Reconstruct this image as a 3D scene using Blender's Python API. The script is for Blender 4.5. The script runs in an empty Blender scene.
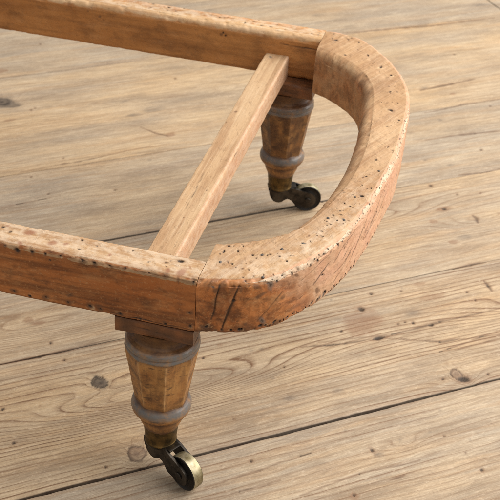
"""Stripped footstool frame on old floorboards."""
FLOOR_MARKS = [(-0.0299,0.1636,0.0096,0.0101,'G'),(-0.028,0.0601,0.009,0.0116,'k'),(0.0151,0.7593,0.0195,0.0174,'G'),(0.3076,0.0607,0.0066,0.0096,'k'),(0.3103,0.0517,0.0088,0.0064,'d'),(0.2553,0.1658,0.0233,0.0253,'b'),(0.2655,0.1879,0.0059,0.0069,'d'),(0.3163,0.1634,0.0118,0.0069,'g'),(0.4669,0.3888,0.0044,0.0056,'d'),(0.4548,0.3352,0.0054,0.0043,'d'),(0.4548,0.3352,0.0108,0.0078,'b'),(0.4276,0.3149,0.0066,0.0058,'b'),(0.4469,0.2736,0.013,0.0057,'g'),(0.4277,0.2689,0.0077,0.0047,'b'),(0.4879,0.3597,0.0027,0.0024,'d'),(0.5176,0.3539,0.003,0.0026,'d'),(0.4781,0.2996,0.0027,0.0077,'g'),(0.2594,0.1379,0.0103,0.0042,'d'),(0.2907,0.152,0.0023,0.0025,'d'),(0.2994,0.1526,0.0023,0.0025,'d'),(0.3067,0.1484,0.0029,0.0034,'d'),(0.3232,0.1392,0.0047,0.0034,'d'),(-0.0585,0.2382,0.0031,0.0032,'d'),(-0.053,0.2082,0.0026,0.0032,'d'),(-0.0693,0.2815,0.0057,0.0058,'b'),(-0.0601,0.2731,0.0091,0.0036,'b'),(-0.0885,0.2418,0.0044,0.0035,'g'),(0.2004,0.6065,0.0087,0.0063,'b'),(0.1742,0.6722,0.0164,0.0065,'g'),(0.2006,0.6792,0.018,0.0087,'g'),(0.263,0.7601,0.0028,0.0032,'d'),(0.0463,0.7258,0.003,0.0034,'d'),(0.0528,0.7298,0.0022,0.0026,'d'),(0.0523,0.59,0.0022,0.0026,'d'),(0.0032,0.557,0.0027,0.0024,'d'),(0.0125,0.5128,0.0027,0.0023,'d'),(0.0274,0.4661,0.0045,0.0023,'g'),(0.1105,0.9239,0.0026,0.0031,'d'),(0.0355,0.8518,0.0094,0.0068,'b'),(0.0661,0.0172,0.0032,0.0035,'d'),(0.0383,0.0204,0.0014,0.0014,'d'),(0.1762,-0.007,0.0031,0.0059,'d'),(0.1784,-0.0147,0.0061,0.0044,'g'),(0.1349,-0.0519,0.0029,0.0028,'d'),(0.1338,-0.054,0.0049,0.0049,'b'),(0.2589,-0.0637,0.003,0.0032,'d'),(0.249,-0.0131,0.0021,0.002,'d'),(0.2562,-0.0396,0.0015,0.0018,'d'),(0.1482,0.1273,0.0022,0.0026,'d'),(0.1311,0.1156,0.0035,0.0025,'g'),(0.1387,0.1604,0.0034,0.0029,'g'),(0.1276,0.1625,0.0045,0.0036,'g'),(0.0726,0.0736,0.0017,0.0018,'d'),(0.7072,0.828,0.0124,0.009,'g'),(0.698,0.7171,0.0029,0.0029,'d'),(0.6269,0.6014,0.0056,0.0041,'b'),(0.5892,0.853,0.0122,0.0076,'g'),(0.6587,0.5534,0.0028,0.0032,'d'),(0.5931,0.49,0.0027,0.003,'d'),(0.5778,0.4478,0.0032,0.003,'d'),(-0.0581,0.0535,0.0026,0.0029,'d'),(-0.1253,0.1578,0.0021,0.003,'d'),(0.2884,0.2086,0.0041,0.0031,'d'),(0.3478,0.2081,0.0086,0.0032,'b'),(0.3473,0.183,0.0193,0.0045,'b'),(0.391,0.178,0.0036,0.0026,'d'),(0.3224,0.2029,0.0024,0.0025,'d'),(0.3261,0.2075,0.0024,0.0018,'g'),(0.3374,0.0504,0.0029,0.0032,'d'),(0.2903,0.0587,0.0033,0.0024,'d'),(-0.0921,0.1506,0.0017,0.0015,'d'),(-0.1266,0.1101,0.003,0.0029,'d'),(-0.1265,0.1567,0.0021,0.0021,'d'),(0.1841,0.0767,0.0086,0.0047,'g'),(0.1347,0.0832,0.0085,0.0046,'g'),(0.2421,0.2127,0.0024,0.0026,'g'),(0.2282,0.1608,0.0035,0.0025,'d'),(0.568,0.5377,0.0046,0.0035,'g'),(0.5958,0.6303,0.0096,0.0046,'g'),(0.4811,0.5641,0.0061,0.0033,'g'),(0.1727,0.715,0.0061,0.0031,'g'),(0.1872,0.8346,0.0029,0.0023,'g'),(0.1544,0.5528,0.0042,0.002,'g'),(0.0909,0.4973,0.0035,0.0023,'d'),(0.2023,0.4027,0.0066,0.0034,'g'),(0.1034,1.0163,0.0068,0.0049,'g'),(0.4,0.9744,0.0142,0.0051,'g'),(0.8425,0.8742,0.0185,0.008,'g'),(0.5635,0.9087,0.016,0.0065,'g'),(0.5173,0.4259,0.0071,0.0033,'g'),(0.4924,0.4471,0.0043,0.0031,'g'),(0.1009,0.1801,0.0045,0.0033,'b'),(0.0133,0.7065,0.0088,0.0042,'b'),(0.0773,0.1665,0.0024,0.0026,'d'),(0.3241,0.4108,0.003,0.0031,'d'),(0.3194,0.3954,0.0024,0.0027,'d'),(0.3916,0.1623,0.0024,0.0035,'d'),(0.2072,-0.004,0.0031,0.0019,'g'),(0.2392,-0.004,0.0021,0.002,'g'),(0.2694,-0.0261,0.0021,0.0015,'g'),(0.111,0.0093,0.004,0.0018,'g'),(0.264,0.0197,0.0032,0.0019,'g'),(0.1647,0.0252,0.0031,0.0023,'g')]
FLOOR_CRACKS = [(0.00176,[(0.1766,0.1508),(0.2225,0.1402),(0.2614,0.1372)]),(0.00137,[(0.2614,0.1372),(0.3349,0.1406),(0.4099,0.141)]),(0.0011,[(0.2614,0.1372),(0.3176,0.111),(0.3848,0.1021)]),(0.00156,[(-0.1132,0.2217),(-0.0739,0.2203),(-0.0326,0.2226),(0.0065,0.2244)]),(0.00142,[(0.5194,0.494),(0.5939,0.4913),(0.6316,0.4855)]),(0.00229,[(0.587,0.6263),(0.6394,0.6307),(0.6842,0.6344)]),(0.00178,[(0.4203,0.1898),(0.4195,0.1802),(0.4186,0.1707)]),(0.00225,[(0.4806,0.3128),(0.4817,0.3054),(0.478,0.295)]),(0.0018,[(0.3991,0.2212),(0.4219,0.2219),(0.4416,0.2216)]),(0.00169,[(0.514,0.4007),(0.5441,0.3964),(0.5748,0.3972)]),(0.00158,[(0.17,0.6386),(0.1834,0.6173),(0.197,0.6047)]),(0.0007,[(0.0156,0.0012),(0.0692,0.0041),(0.1365,0.0098)]),(0.0008,[(0.006,-0.0117),(0.0421,-0.0147),(0.081,-0.0133)]),(0.00093,[(0.0901,-0.0358),(0.1517,-0.0307),(0.2117,-0.0334)]),(0.00107,[(0.1736,-0.0465),(0.1894,-0.0455)]),(0.00068,[(0.1968,0.1507),(0.2853,0.1378)]),(0.00103,[(0.166,0.5867),(0.0704,0.5765),(-0.0065,0.5726)]),(0.00111,[(0.5583,0.5619),(0.6187,0.5686),(0.6846,0.5679)]),(0.00228,[(0.5666,0.8359),(0.6652,0.8278),(0.7162,0.8215),(0.8479,0.8216)]),(0.00062,[(-0.0483,0.4996),(0.0253,0.5063)]),(0.00095,[(0.3256,0.0945),(0.3811,0.0963)]),(0.00068,[(0.3092,0.0967),(0.3886,0.1079)])]
CURVE_MARKS = [(0.0105,0.0546,0.00122,'d'),(0.0211,0.0583,0.00122,'d'),(0.0191,0.0502,0.00121,'d'),(0.0386,0.051,0.00242,'g'),(0.0382,0.0524,0.0014,'d'),(0.0444,0.0538,0.00112,'d'),(0.0101,0.0309,0.00184,'g'),(0.0159,0.0322,0.0012,'d'),(0.0192,0.0319,0.00138,'d'),(0.0292,0.0275,0.00164,'b'),(0.0517,0.0645,0.00113,'g'),(0.0466,0.0222,0.00181,'g'),(0.0553,0.0273,0.00136,'d'),(0.0397,0.0212,0.00109,'d'),(0.0352,0.0141,0.0018,'d'),(0.085,0.1362,0.00139,'d'),(0.0776,0.1221,0.00294,'g'),(0.0806,0.128,0.00118,'d'),(0.0909,0.1235,0.00255,'g'),(0.0787,0.1103,0.00136,'d'),(0.0682,0.0901,0.00143,'b'),(0.0743,0.093,0.00115,'d'),(0.0776,0.0934,0.00134,'d'),(0.066,0.0778,0.00246,'g'),(0.065,0.0782,0.00114,'d'),(0.0988,0.3005,0.00157,'d'),(0.102,0.2747,0.00176,'b'),(0.1001,0.2629,0.00131,'d'),(0.0996,0.2324,0.00149,'d'),(0.1055,0.2138,0.00168,'g'),(0.0961,0.2002,0.00135,'d'),(0.0952,0.1846,0.00144,'d'),(0.093,0.1628,0.00202,'g'),(0.0985,0.1664,0.00202,'d'),(0.0825,0.1677,0.00112,'d'),(0.0147,0.476,0.00204,'d'),(0.0292,0.4873,0.00179,'d'),(0.0393,0.4802,0.00203,'d'),(0.0419,0.4596,0.00188,'b'),(0.0542,0.4511,0.00162,'d'),(0.0851,0.412,0.00193,'d'),(0.0721,0.427,0.00196,'d'),(0.0246,0.4369,0.00161,'d'),(0.0902,0.373,0.00141,'d'),(0.0969,0.3755,0.00141,'d'),(0.0912,0.348,0.00127,'d'),(0.0955,0.3519,0.00139,'d'),(0.0974,0.3335,0.00229,'d'),(0.0873,0.3849,0.00142,'b'),(0.1142,0.2813,0.00154,'d'),(0.0311,0.4421,0.00149,'d'),(0.0632,0.4363,0.00148,'d'),(0.1078,0.3167,0.00136,'d'),(0.1115,0.2562,0.0013,'d'),(0.1036,0.1823,0.00123,'d'),(0.0916,0.1469,0.0013,'d'),(0.06,0.057,0.00112,'d'),(0.032,0.0385,0.00111,'d'),(0.009,0.0452,0.00112,'d')]
RAIL_TOP_MARKS = [(-0.1682,0.0209,0.00132,'d'),(-0.16,0.0161,0.00131,'d'),(-0.1022,0.0242,0.00168,'d'),(-0.0999,0.0117,0.00129,'d'),(-0.0881,0.0202,0.00167,'g'),(-0.0594,0.0236,0.00148,'d'),(-0.0298,0.0164,0.00119,'d'),(-0.0284,0.0119,0.001,'d'),(-0.0268,0.0196,0.0011,'b'),(-0.0194,0.0221,0.00239,'d'),(-0.0425,0.0127,0.00183,'g'),(-0.0082,0.0282,0.00129,'d'),(-0.1446,0.02,0.00563,'r'),(-0.1228,0.0125,0.0065,'r'),(-0.0143,0.0082,0.00543,'r'),(-0.1463,0.0043,0.00324,'r'),(-0.0253,0.0073,0.00363,'r'),(-0.112,0.0148,0.00371,'r'),(-0.0742,0.0118,0.00276,'r'),(-0.1651,0.0236,0.00283,'r'),(-0.0104,0.0167,0.00182,'r')]
RAIL_FACE_MARKS = [(-0.1573,-0.0025,0.00157,'d'),(-0.1472,-0.0041,0.00204,'d'),(-0.1346,-0.0031,0.00141,'d'),(-0.1111,-0.0016,0.00156,'d'),(-0.0929,-0.0022,0.0014,'d'),(-0.083,-0.0018,0.00124,'d'),(-0.0253,-0.0008,0.00169,'d'),(-0.0029,-0.0012,0.00168,'d'),(-0.1236,-0.0026,0.00109,'d'),(-0.0699,-0.0017,0.00124,'d'),(-0.0577,-0.0007,0.00108,'d'),(-0.039,-0.0011,0.001,'d'),(-0.0149,-0.0021,0.00107,'d'),(-0.1522,-0.0452,0.00177,'d'),(-0.1246,-0.0446,0.00176,'d'),(-0.1039,-0.0377,0.00143,'d'),(-0.1059,-0.0451,0.00144,'d'),(-0.0872,-0.0446,0.00159,'d'),(-0.0788,-0.0455,0.00159,'d'),(-0.062,-0.0464,0.00143,'d'),(-0.1385,-0.047,0.00113,'d'),(-0.0045,-0.0313,0.00156,'d'),(-0.0453,-0.0473,0.00127,'d'),(-0.0246,-0.0471,0.00126,'d'),(-0.0951,-0.0219,0.00079,'w'),(-0.1197,-0.0074,0.00078,'d'),(-0.0372,-0.0217,0.0007,'w'),(-0.0744,-0.0355,0.00095,'d'),(-0.0041,-0.044,0.00125,'d')]
KEY, AMB, EXPO = 128.0, 0.50, 0.10
import bpy, math, random
import numpy as np
from mathutils import Vector, Matrix

random.seed(7)
RNG = np.random.default_rng(11)
scene = bpy.context.scene
COL = scene.collection

# ------------------------------------------------------------------ measured layout (metres)
TOP = 0.2258            # height of the frame's upper face above the boards
RH = 0.0501             # rail height
RT = 0.0293             # rail thickness
WID = 0.50              # outside width of the frame
ALPHA = math.radians(37.438)   # direction of the floor boards
LEGX, LEGY = -0.0340, 0.0249

# ------------------------------------------------------------------ noise helpers (numpy value noise)
_TAB = RNG.random(65536)
def vnoise(p, seed=0):
    p = np.asarray(p, float)
    i = np.floor(p).astype(np.int64); f = p - i
    f = f*f*(3-2*f)
    def h(a, b, c):
        n = (a*73856093) ^ (b*19349663) ^ (c*83492791) ^ (seed*2654435761)
        n = (n ^ (n >> 13))*1274126177
        return _TAB[(n ^ (n >> 16)) & 65535]
    x, y, z = i[..., 0], i[..., 1], i[..., 2]
    fx, fy, fz = f[..., 0], f[..., 1], f[..., 2]
    r = 0
    for a in (0, 1):
        for b in (0, 1):
            for c in (0, 1):
                w = (fx if a else 1-fx)*(fy if b else 1-fy)*(fz if c else 1-fz)
                r = r + w*h(x+a, y+b, z+c)
    return r*2-1
def fbm(p, oct=3, seed=0):
    r = 0; a = 1.0; t = 0
    p = np.asarray(p, float)
    for o in range(oct):
        r = r + a*vnoise(p*(2.03**o)+o*17.3, seed+o); t += a; a *= .5
    return r/t
def sstep(e0, e1, x):
    t = np.clip((x-e0)/(e1-e0), 0, 1)
    return t*t*(3-2*t)

# ------------------------------------------------------------------ object helpers
def link(o, parent=None):
    COL.objects.link(o)
    if parent is not None: o.parent = parent
    return o
def mesh_obj(name, verts, faces, mat, parent=None, attrs=None, smooth=True, sharp=None):
    me = bpy.data.meshes.new(name)
    me.from_pydata([tuple(v) for v in np.asarray(verts, float)], [], [tuple(int(i) for i in f) for f in faces])
    fill_attrs(me, attrs)
    me.polygons.foreach_set('use_smooth', np.full(len(me.polygons), smooth))
    if sharp is not None: me.set_sharp_from_angle(angle=math.radians(sharp))
    me.materials.append(mat); me.update()
    return link(bpy.data.objects.new(name, me), parent)
def fill_attrs(me, attrs):
    for k, v in (attrs or {}).items():
        v = np.asarray(v, np.float32)
        if v.ndim == 2:
            a = me.attributes.new(k, 'FLOAT_VECTOR', 'POINT'); a.data.foreach_set('vector', v.ravel())
        else:
            a = me.attributes.new(k, 'FLOAT', 'POINT'); a.data.foreach_set('value', v.ravel())
def big_mesh(name, verts, quads, mat, attrs):
    me = bpy.data.meshes.new(name)
    nv, nq = len(verts), len(quads)
    me.vertices.add(nv); me.vertices.foreach_set('co', np.asarray(verts, np.float32).ravel())
    me.loops.add(nq*4); me.loops.foreach_set('vertex_index', np.asarray(quads, np.int32).ravel())
    me.polygons.add(nq)
    me.polygons.foreach_set('loop_start', np.arange(0, nq*4, 4, dtype=np.int32))
    me.polygons.foreach_set('loop_total', np.full(nq, 4, np.int32))
    me.polygons.foreach_set('use_smooth', np.ones(nq, bool))
    fill_attrs(me, attrs)
    me.materials.append(mat); me.update(calc_edges=True); me.validate()
    return link(bpy.data.objects.new(name, me))

# ------------------------------------------------------------------ node helpers
class NT:
    def __init__(self, name):
        self.m = bpy.data.materials.new(name); self.m.use_nodes = True
        self.t = self.m.node_tree; self.t.nodes.clear()
        self.out = self.t.nodes.new('ShaderNodeOutputMaterial')
        self.b = self.t.nodes.new('ShaderNodeBsdfPrincipled')
        self.t.links.new(self.b.outputs[0], self.out.inputs[0])
    def set(self, sock, v):
        if isinstance(v, bpy.types.NodeSocket): self.t.links.new(v, sock)
        elif v is not None:
            if hasattr(sock.default_value, '__len__') and not hasattr(v, '__len__'): v = (v,)*len(sock.default_value)
            if hasattr(sock.default_value, '__len__') and len(sock.default_value) == 4 and len(v) == 3: v = (*v, 1)
            sock.default_value = v
    def attr(self, n, vec=False):
        a = self.t.nodes.new('ShaderNodeAttribute'); a.attribute_name = n
        return a.outputs['Vector'] if vec else a.outputs['Fac']
    def math(self, op, a, b=0.0, c=None, clamp=False):
        n = self.t.nodes.new('ShaderNodeMath'); n.operation = op; n.use_clamp = clamp
        self.set(n.inputs[0], a); self.set(n.inputs[1], b)
        if c is not None: self.set(n.inputs[2], c)
        return n.outputs[0]
    def mapv(self, v, scale, loc=(0, 0, 0)):
        n = self.t.nodes.new('ShaderNodeMapping'); self.set(n.inputs[0], v)
        n.inputs['Scale'].default_value = scale; n.inputs['Location'].default_value = loc
        return n.outputs[0]
    def noise(self, v, scale=1, detail=2, rough=.5, dist=0):
        n = self.t.nodes.new('ShaderNodeTexNoise'); self.set(n.inputs['Vector'], v)
        n.inputs['Scale'].default_value = scale; n.inputs['Detail'].default_value = detail
        n.inputs['Roughness'].default_value = rough; n.inputs['Distortion'].default_value = dist
        return n.outputs[0]
    def ramp(self, f, pts, interp='LINEAR'):
        n = self.t.nodes.new('ShaderNodeValToRGB'); self.set(n.inputs[0], f); n.color_ramp.interpolation = interp
        e = n.color_ramp.elements
        while len(e) < len(pts): e.new(.5)
        for q, (p, c) in zip(e, pts):
            q.position = p; q.color = (c, c, c, 1) if not hasattr(c, '__len__') else (*c, 1)
        return n.outputs[0]
    def mix(self, f, a, b, mode='MIX'):
        n = self.t.nodes.new('ShaderNodeMix'); n.data_type = 'RGBA'; n.blend_type = mode
        self.set(n.inputs[0], f); self.set(n.inputs[6], a); self.set(n.inputs[7], b)
        return n.outputs[2]
    def comb(self, x, y, z):
        n = self.t.nodes.new('ShaderNodeCombineXYZ')
        for i, v in enumerate((x, y, z)): self.set(n.inputs[i], v)
        return n.outputs[0]
    def sep(self, v):
        n = self.t.nodes.new('ShaderNodeSeparateXYZ'); self.set(n.inputs[0], v); return n.outputs
    def obj(self):
        return self.t.nodes.new('ShaderNodeTexCoord').outputs['Object']
    def bump(self, h, strength, dist, prev=None):
        n = self.t.nodes.new('ShaderNodeBump'); self.set(n.inputs['Height'], h)
        n.inputs['Strength'].default_value = strength; n.inputs['Distance'].default_value = dist
        if prev is not None: self.set(n.inputs['Normal'], prev)
        return n.outputs[0]
    def put(self, **k):
        for a, v in k.items(): self.set(self.b.inputs[a.replace('_', ' ')], v)
        return self.m

# ------------------------------------------------------------------ materials
def floor_material():
    n = NT('weathered_pine_boards')
    g0 = n.attr('gc', True)
    # wander: grain lines drift sideways instead of running ruler-straight
    wx, wy, wz = n.sep(g0)
    drift = n.math('MULTIPLY', n.math('SUBTRACT', n.noise(n.mapv(g0, (7, 22, 1), (4, 4, 4)), 1, 3, .55), .5), .020)
    gc = n.comb(wx, n.math('ADD', wy, drift), wz)
    ring = n.attr('ring'); amp = n.attr('ringamp'); tone = n.attr('tone')
    big = n.noise(n.mapv(g0, (3.4, 13, 1)), 1, 4, .6)
    film = n.noise(n.mapv(gc, (9, 42, 1), (2, 9, 0)), 1, 5, .68)
    wob = n.noise(n.mapv(g0, (9, 45, 1)), 1, 2, .5)
    ph = n.math('ADD', n.math('MULTIPLY', ring, 150.0), n.math('MULTIPLY', wob, .9))
    saw = n.math('FRACT', ph)
    late = n.ramp(saw, [(0, 1), (.06, .30), (.16, 0), (.66, .06), (.88, .55), (.97, 1)])
    idx = n.math('FLOOR', ph)
    wn = n.t.nodes.new('ShaderNodeTexWhiteNoise'); wn.noise_dimensions = '1D'; n.set(wn.inputs['W'], idx)
    rv = n.math('ADD', n.math('MULTIPLY', wn.outputs[0], .8), .2)
    fade = n.ramp(n.noise(n.mapv(g0, (6, 20, 1), (7, 3, 0)), 1, 3, .6), [(.34, .35), (.54, 1)])
    fib = n.noise(n.mapv(gc, (42, 820, 1)), 1, 5, .75)
    fib2 = n.noise(n.mapv(gc, (13, 240, 1), (3, 1, 0)), 1, 5, .68)
    scuff = n.noise(n.mapv(g0, (170, 420, 1), (8, 1, 3)), 1, 4, .7)
    broke = n.ramp(n.noise(n.mapv(gc, (40, 300, 1), (6, 6, 0)), 1, 3, .6), [(.34, .5), (.52, 1)])
    ringf = n.math('MULTIPLY', n.math('MULTIPLY', n.math('MULTIPLY', n.math('MULTIPLY', late, rv), fade), broke), amp)
    streak = n.noise(n.mapv(gc, (3.5, 70, 1), (1, 8, 0)), 1, 4, .65, .3)
    tan = (.50, .356, .208); grey = (.350, .286, .214); warm = (.425, .255, .120); pale = (.60, .475, .315)
    c = n.mix(n.math('ADD', n.ramp(big, [(.34, 0), (.64, 1)]), tone, clamp=True), tan, grey)
    c = n.mix(n.math('MULTIPLY', n.ramp(streak, [(.48, 0), (.70, 1)]), .55), c, warm)
    c = n.mix(n.math('MULTIPLY', n.ramp(film, [(.50, 0), (.72, 1)]), .50), c, pale)
    c = n.mix(n.math('MULTIPLY', n.ramp(film, [(.32, 1), (.50, 0)]), .62), c, (.235, .178, .125))
    c = n.mix(n.math('MULTIPLY', n.ramp(fib2, [(.36, 1), (.54, 0)]), .46), c, (.235, .155, .090))
    c = n.mix(n.math('MULTIPLY', n.ramp(fib, [(.34, 1), (.54, 0)]), .40), c, (.225, .155, .098))
    c = n.mix(n.math('MULTIPLY', n.ramp(fib, [(.54, 0), (.74, 1)]), .40), c, (.70, .56, .40))
    c = n.mix(n.math('MINIMUM', ringf, .95), c, (.165, .083, .040))
    c = n.mix(n.math('MULTIPLY', n.ramp(scuff, [(.55, 0), (.72, 1)]), .40), c, (.215, .155, .105))
    c = n.mix(n.math('MULTIPLY', n.ramp(scuff, [(.30, 1), (.44, 0)]), .30), c, (.70, .57, .42))
    c = n.mix(n.math('MULTIPLY', n.attr('brown'), .62), c, (.20, .092, .045))
    c = n.mix(n.math('MULTIPLY', n.attr('grey'), .72), c, (.135, .105, .082))
    c = n.mix(n.math('MULTIPLY', n.attr('dark'), .95), c, (.024, .016, .011))
    h = n.math('ADD', n.math('MULTIPLY', fib, .5), n.math('MULTIPLY', ringf, .45))
    h = n.math('ADD', n.math('ADD', h, n.math('MULTIPLY', fib2, .6)), n.math('MULTIPLY', scuff, .5))
    nm = n.bump(h, .7, .0009)
    return n.put(Base_Color=c, Roughness=n.ramp(film, [(.3, .70), (.7, .54)]), Normal=nm, Specular_IOR_Level=.30)

def stool_wood(name, raw, raw2, varn, varn2, gs=(1, 1, 1), soft=1.0):
    n = NT(name)
    gc = n.attr('gc', True)
    fib = n.noise(n.mapv(gc, (18*gs[0], 620, 620)), 1, 3, .65)
    st = n.noise(n.mapv(gc, (7, 120, 90), (2, 4, 1)), 1, 4, .6, .4)
    blot = n.noise(n.mapv(gc, (38, 60, 60), (1, 1, 7)), 1, 4, .6)
    big = n.noise(n.mapv(gc, (13, 26, 26), (5, 1, 7)), 1, 3, .55)
    speck = n.noise(n.mapv(gc, (330, 420, 420)), 1, 3, .6)
    r = n.mix(n.ramp(big, [(.32, 0), (.68, 1)]), raw, raw2)
    r = n.mix(n.math('MULTIPLY', n.ramp(st, [(.38, 1), (.56, 0)]), .55), r, (.265, .130, .055))
    r = n.mix(n.math('MULTIPLY', n.ramp(blot, [(.54, 0), (.70, 1)]), .35), r, (.27, .135, .060))
    r = n.mix(n.math('MULTIPLY', n.ramp(fib, [(.52, 0), (.78, 1)]), .35), r, (.70, .54, .37))
    r = n.mix(n.math('MULTIPLY', n.ramp(speck, [(.60, 0), (.72, 1)]), .5), r, (.24, .125, .06))
    v = n.mix(n.ramp(big, [(.3, 0), (.7, 1)]), varn, varn2)
    v = n.mix(n.math('MULTIPLY', n.ramp(st, [(.38, 1), (.57, 0)]), .66*soft), v, (.080, .025, .008))
    v = n.mix(n.math('MULTIPLY', n.ramp(blot, [(.52, 0), (.70, 1)]), .70*soft), v, (.050, .020, .009))
    v = n.mix(n.math('MULTIPLY', n.ramp(speck, [(.56, 0), (.74, 1)]), .40*soft*soft), v, (.52, .29, .13))
    v = n.mix(n.math('MULTIPLY', n.ramp(n.noise(n.mapv(gc, (24, 70, 70), (9, 2, 5)), 1, 5, .7), [(.52, 0), (.70, 1)]), .45), v, (.50, .25, .10))
    va = n.attr('varn')
    vm = n.ramp(n.math('ADD', va, n.math('MULTIPLY', n.math('SUBTRACT', blot, .5), .55)), [(.3, 0), (.72, 1)])
    c = n.mix(vm, r, v)
    c = n.mix(n.math('MULTIPLY', n.attr('pink'), .62), c, (.60, .315, .205))
    wm0 = n.attr('white')
    wm = n.math('MULTIPLY', wm0, n.ramp(n.noise(n.mapv(gc, (90, 130, 130), (3, 3, 3)), 1, 4, .65), [(.4, 0), (.58, 1)]))
    c = n.mix(n.math('MULTIPLY', wm, .42), c, (.70, .58, .44))
    c = n.mix(n.math('MULTIPLY', n.attr('rim'), .75), c, (.70, .50, .29))
    c = n.mix(n.math('MULTIPLY', n.attr('red'), .7), c, (.26, .105, .055))
    c = n.mix(n.math('MULTIPLY', n.attr('brown'), .75), c, (.12, .055, .026))
    c = n.mix(n.math('MULTIPLY', n.attr('grey'), .72), c, (.125, .105, .088))
    c = n.mix(n.math('MULTIPLY', n.attr('dark'), .95), c, (.020, .012, .008))
    pit = n.noise(n.mapv(gc, (120, 210, 210), (3, 8, 1)), 1, 5, .7)
    hh = n.math('ADD', n.math('ADD', n.math('MULTIPLY', fib, .6), n.math('MULTIPLY', speck, .5)), n.math('MULTIPLY', n.ramp(pit, [(.30, 0), (.46, 1)]), .9))
    nm = n.bump(hh, .6, .0005)
    c = n.mix(n.math('MULTIPLY', n.ramp(pit, [(.28, 1), (.40, 0)]), .36), c, (.15, .075, .035))
    ro = n.math('SUBTRACT', .68, n.math('MULTIPLY', vm, n.ramp(blot, [(.3, .30), (.7, .16)])))
    return n.put(Base_Color=c, Roughness=ro, Normal=nm, Specular_IOR_Level=.35)

def leg_material():
    n = NT('old_waxed_leg_wood')
    o = n.obj(); gc = n.mapv(o, (1, 1, 1))
    st = n.noise(n.mapv(gc, (210, 210, 26)), 1, 4, .6, .6)
    blot = n.noise(n.mapv(gc, (75, 75, 60), (2, 2, 2)), 1, 4, .65)
    cr = n.noise(n.mapv(gc, (110, 110, 320), (1, 6, 2)), 1, 3, .6)
    c = n.mix(n.ramp(blot, [(.32, 0), (.66, 1)]), (.30, .125, .032), (.43, .215, .065))
    c = n.mix(n.math('MULTIPLY', n.ramp(st, [(.36, 1), (.54, 0)]), .45), c, (.11, .045, .015))
    c = n.mix(n.math('MULTIPLY', n.ramp(cr, [(.57, 0), (.70, 1)]), .75), c, (.055, .025, .012))
    c = n.mix(n.math('MULTIPLY', n.ramp(n.noise(n.mapv(gc, (34, 34, 48), (7, 1, 3)), 1, 5, .7), [(.48, 0), (.62, 1)]), .75), c, (.085, .036, .013))
    c = n.mix(n.math('MULTIPLY', n.attr('arris'), .7), c, (.56, .33, .14))
    gm = n.math('MULTIPLY', n.attr('grey'), n.ramp(n.noise(n.mapv(gc, (130, 130, 160), (4, 1, 1)), 1, 4, .65), [(.30, .35), (.55, 1)]))
    c = n.mix(n.math('MULTIPLY', gm, .92), c, (.125, .128, .128))
    c = n.mix(n.math('MULTIPLY', n.attr('dark'), .85), c, (.052, .020, .008))
    nm = n.bump(n.math('ADD', blot, n.math('MULTIPLY', st, .4)), .16, .0007)
    ro = n.math('SUBTRACT', .47, n.math('MULTIPLY', gm, .22))
    return n.put(Base_Color=c, Roughness=n.math('ADD', ro, n.math('MULTIPLY', blot, .12)), Normal=nm, Specular_IOR_Level=.45)

def metal(name, c1, c2, c3, rough, met=1.0, sc=160):
    n = NT(name); o = n.obj()
    a = n.noise(o, sc, 4, .65); b = n.noise(n.mapv(o, (1, 1, 1), (3, 1, 2)), sc*.4, 3, .6)
    c = n.mix(n.ramp(a, [(.38, 0), (.64, 1)]), c1, c2)
    c = n.mix(n.ramp(b, [(.48, 0), (.64, 1)]), c, c3)
    r = n.math('ADD', n.math('MULTIPLY', a, .25), rough)
    return n.put(Base_Color=c, Roughness=r, Metallic=met, Normal=n.bump(a, .25, .0006))

def cloth():
    n = NT('frayed_canvas'); gc = n.attr('gc', True)
    w = n.noise(n.mapv(gc, (700, 900, 900)), 1, 3, .6); b = n.noise(n.mapv(gc, (60, 150, 150)), 1, 4, .6)
    c = n.mix(n.ramp(b, [(.35, 0), (.68, 1)]), (.60, .475, .345), (.45, .30, .195))
    c = n.mix(n.math('MULTIPLY', n.ramp(w, [(.35, 1), (.55, 0)]), .25), c, (.40, .22, .13))
    c = n.mix(n.math('MULTIPLY', n.attr('dark'), .93), c, (.05, .035, .025))
    return n.put(Base_Color=c, Roughness=.9, Normal=n.bump(w, .6, .0006), Specular_IOR_Level=.15)

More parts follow.
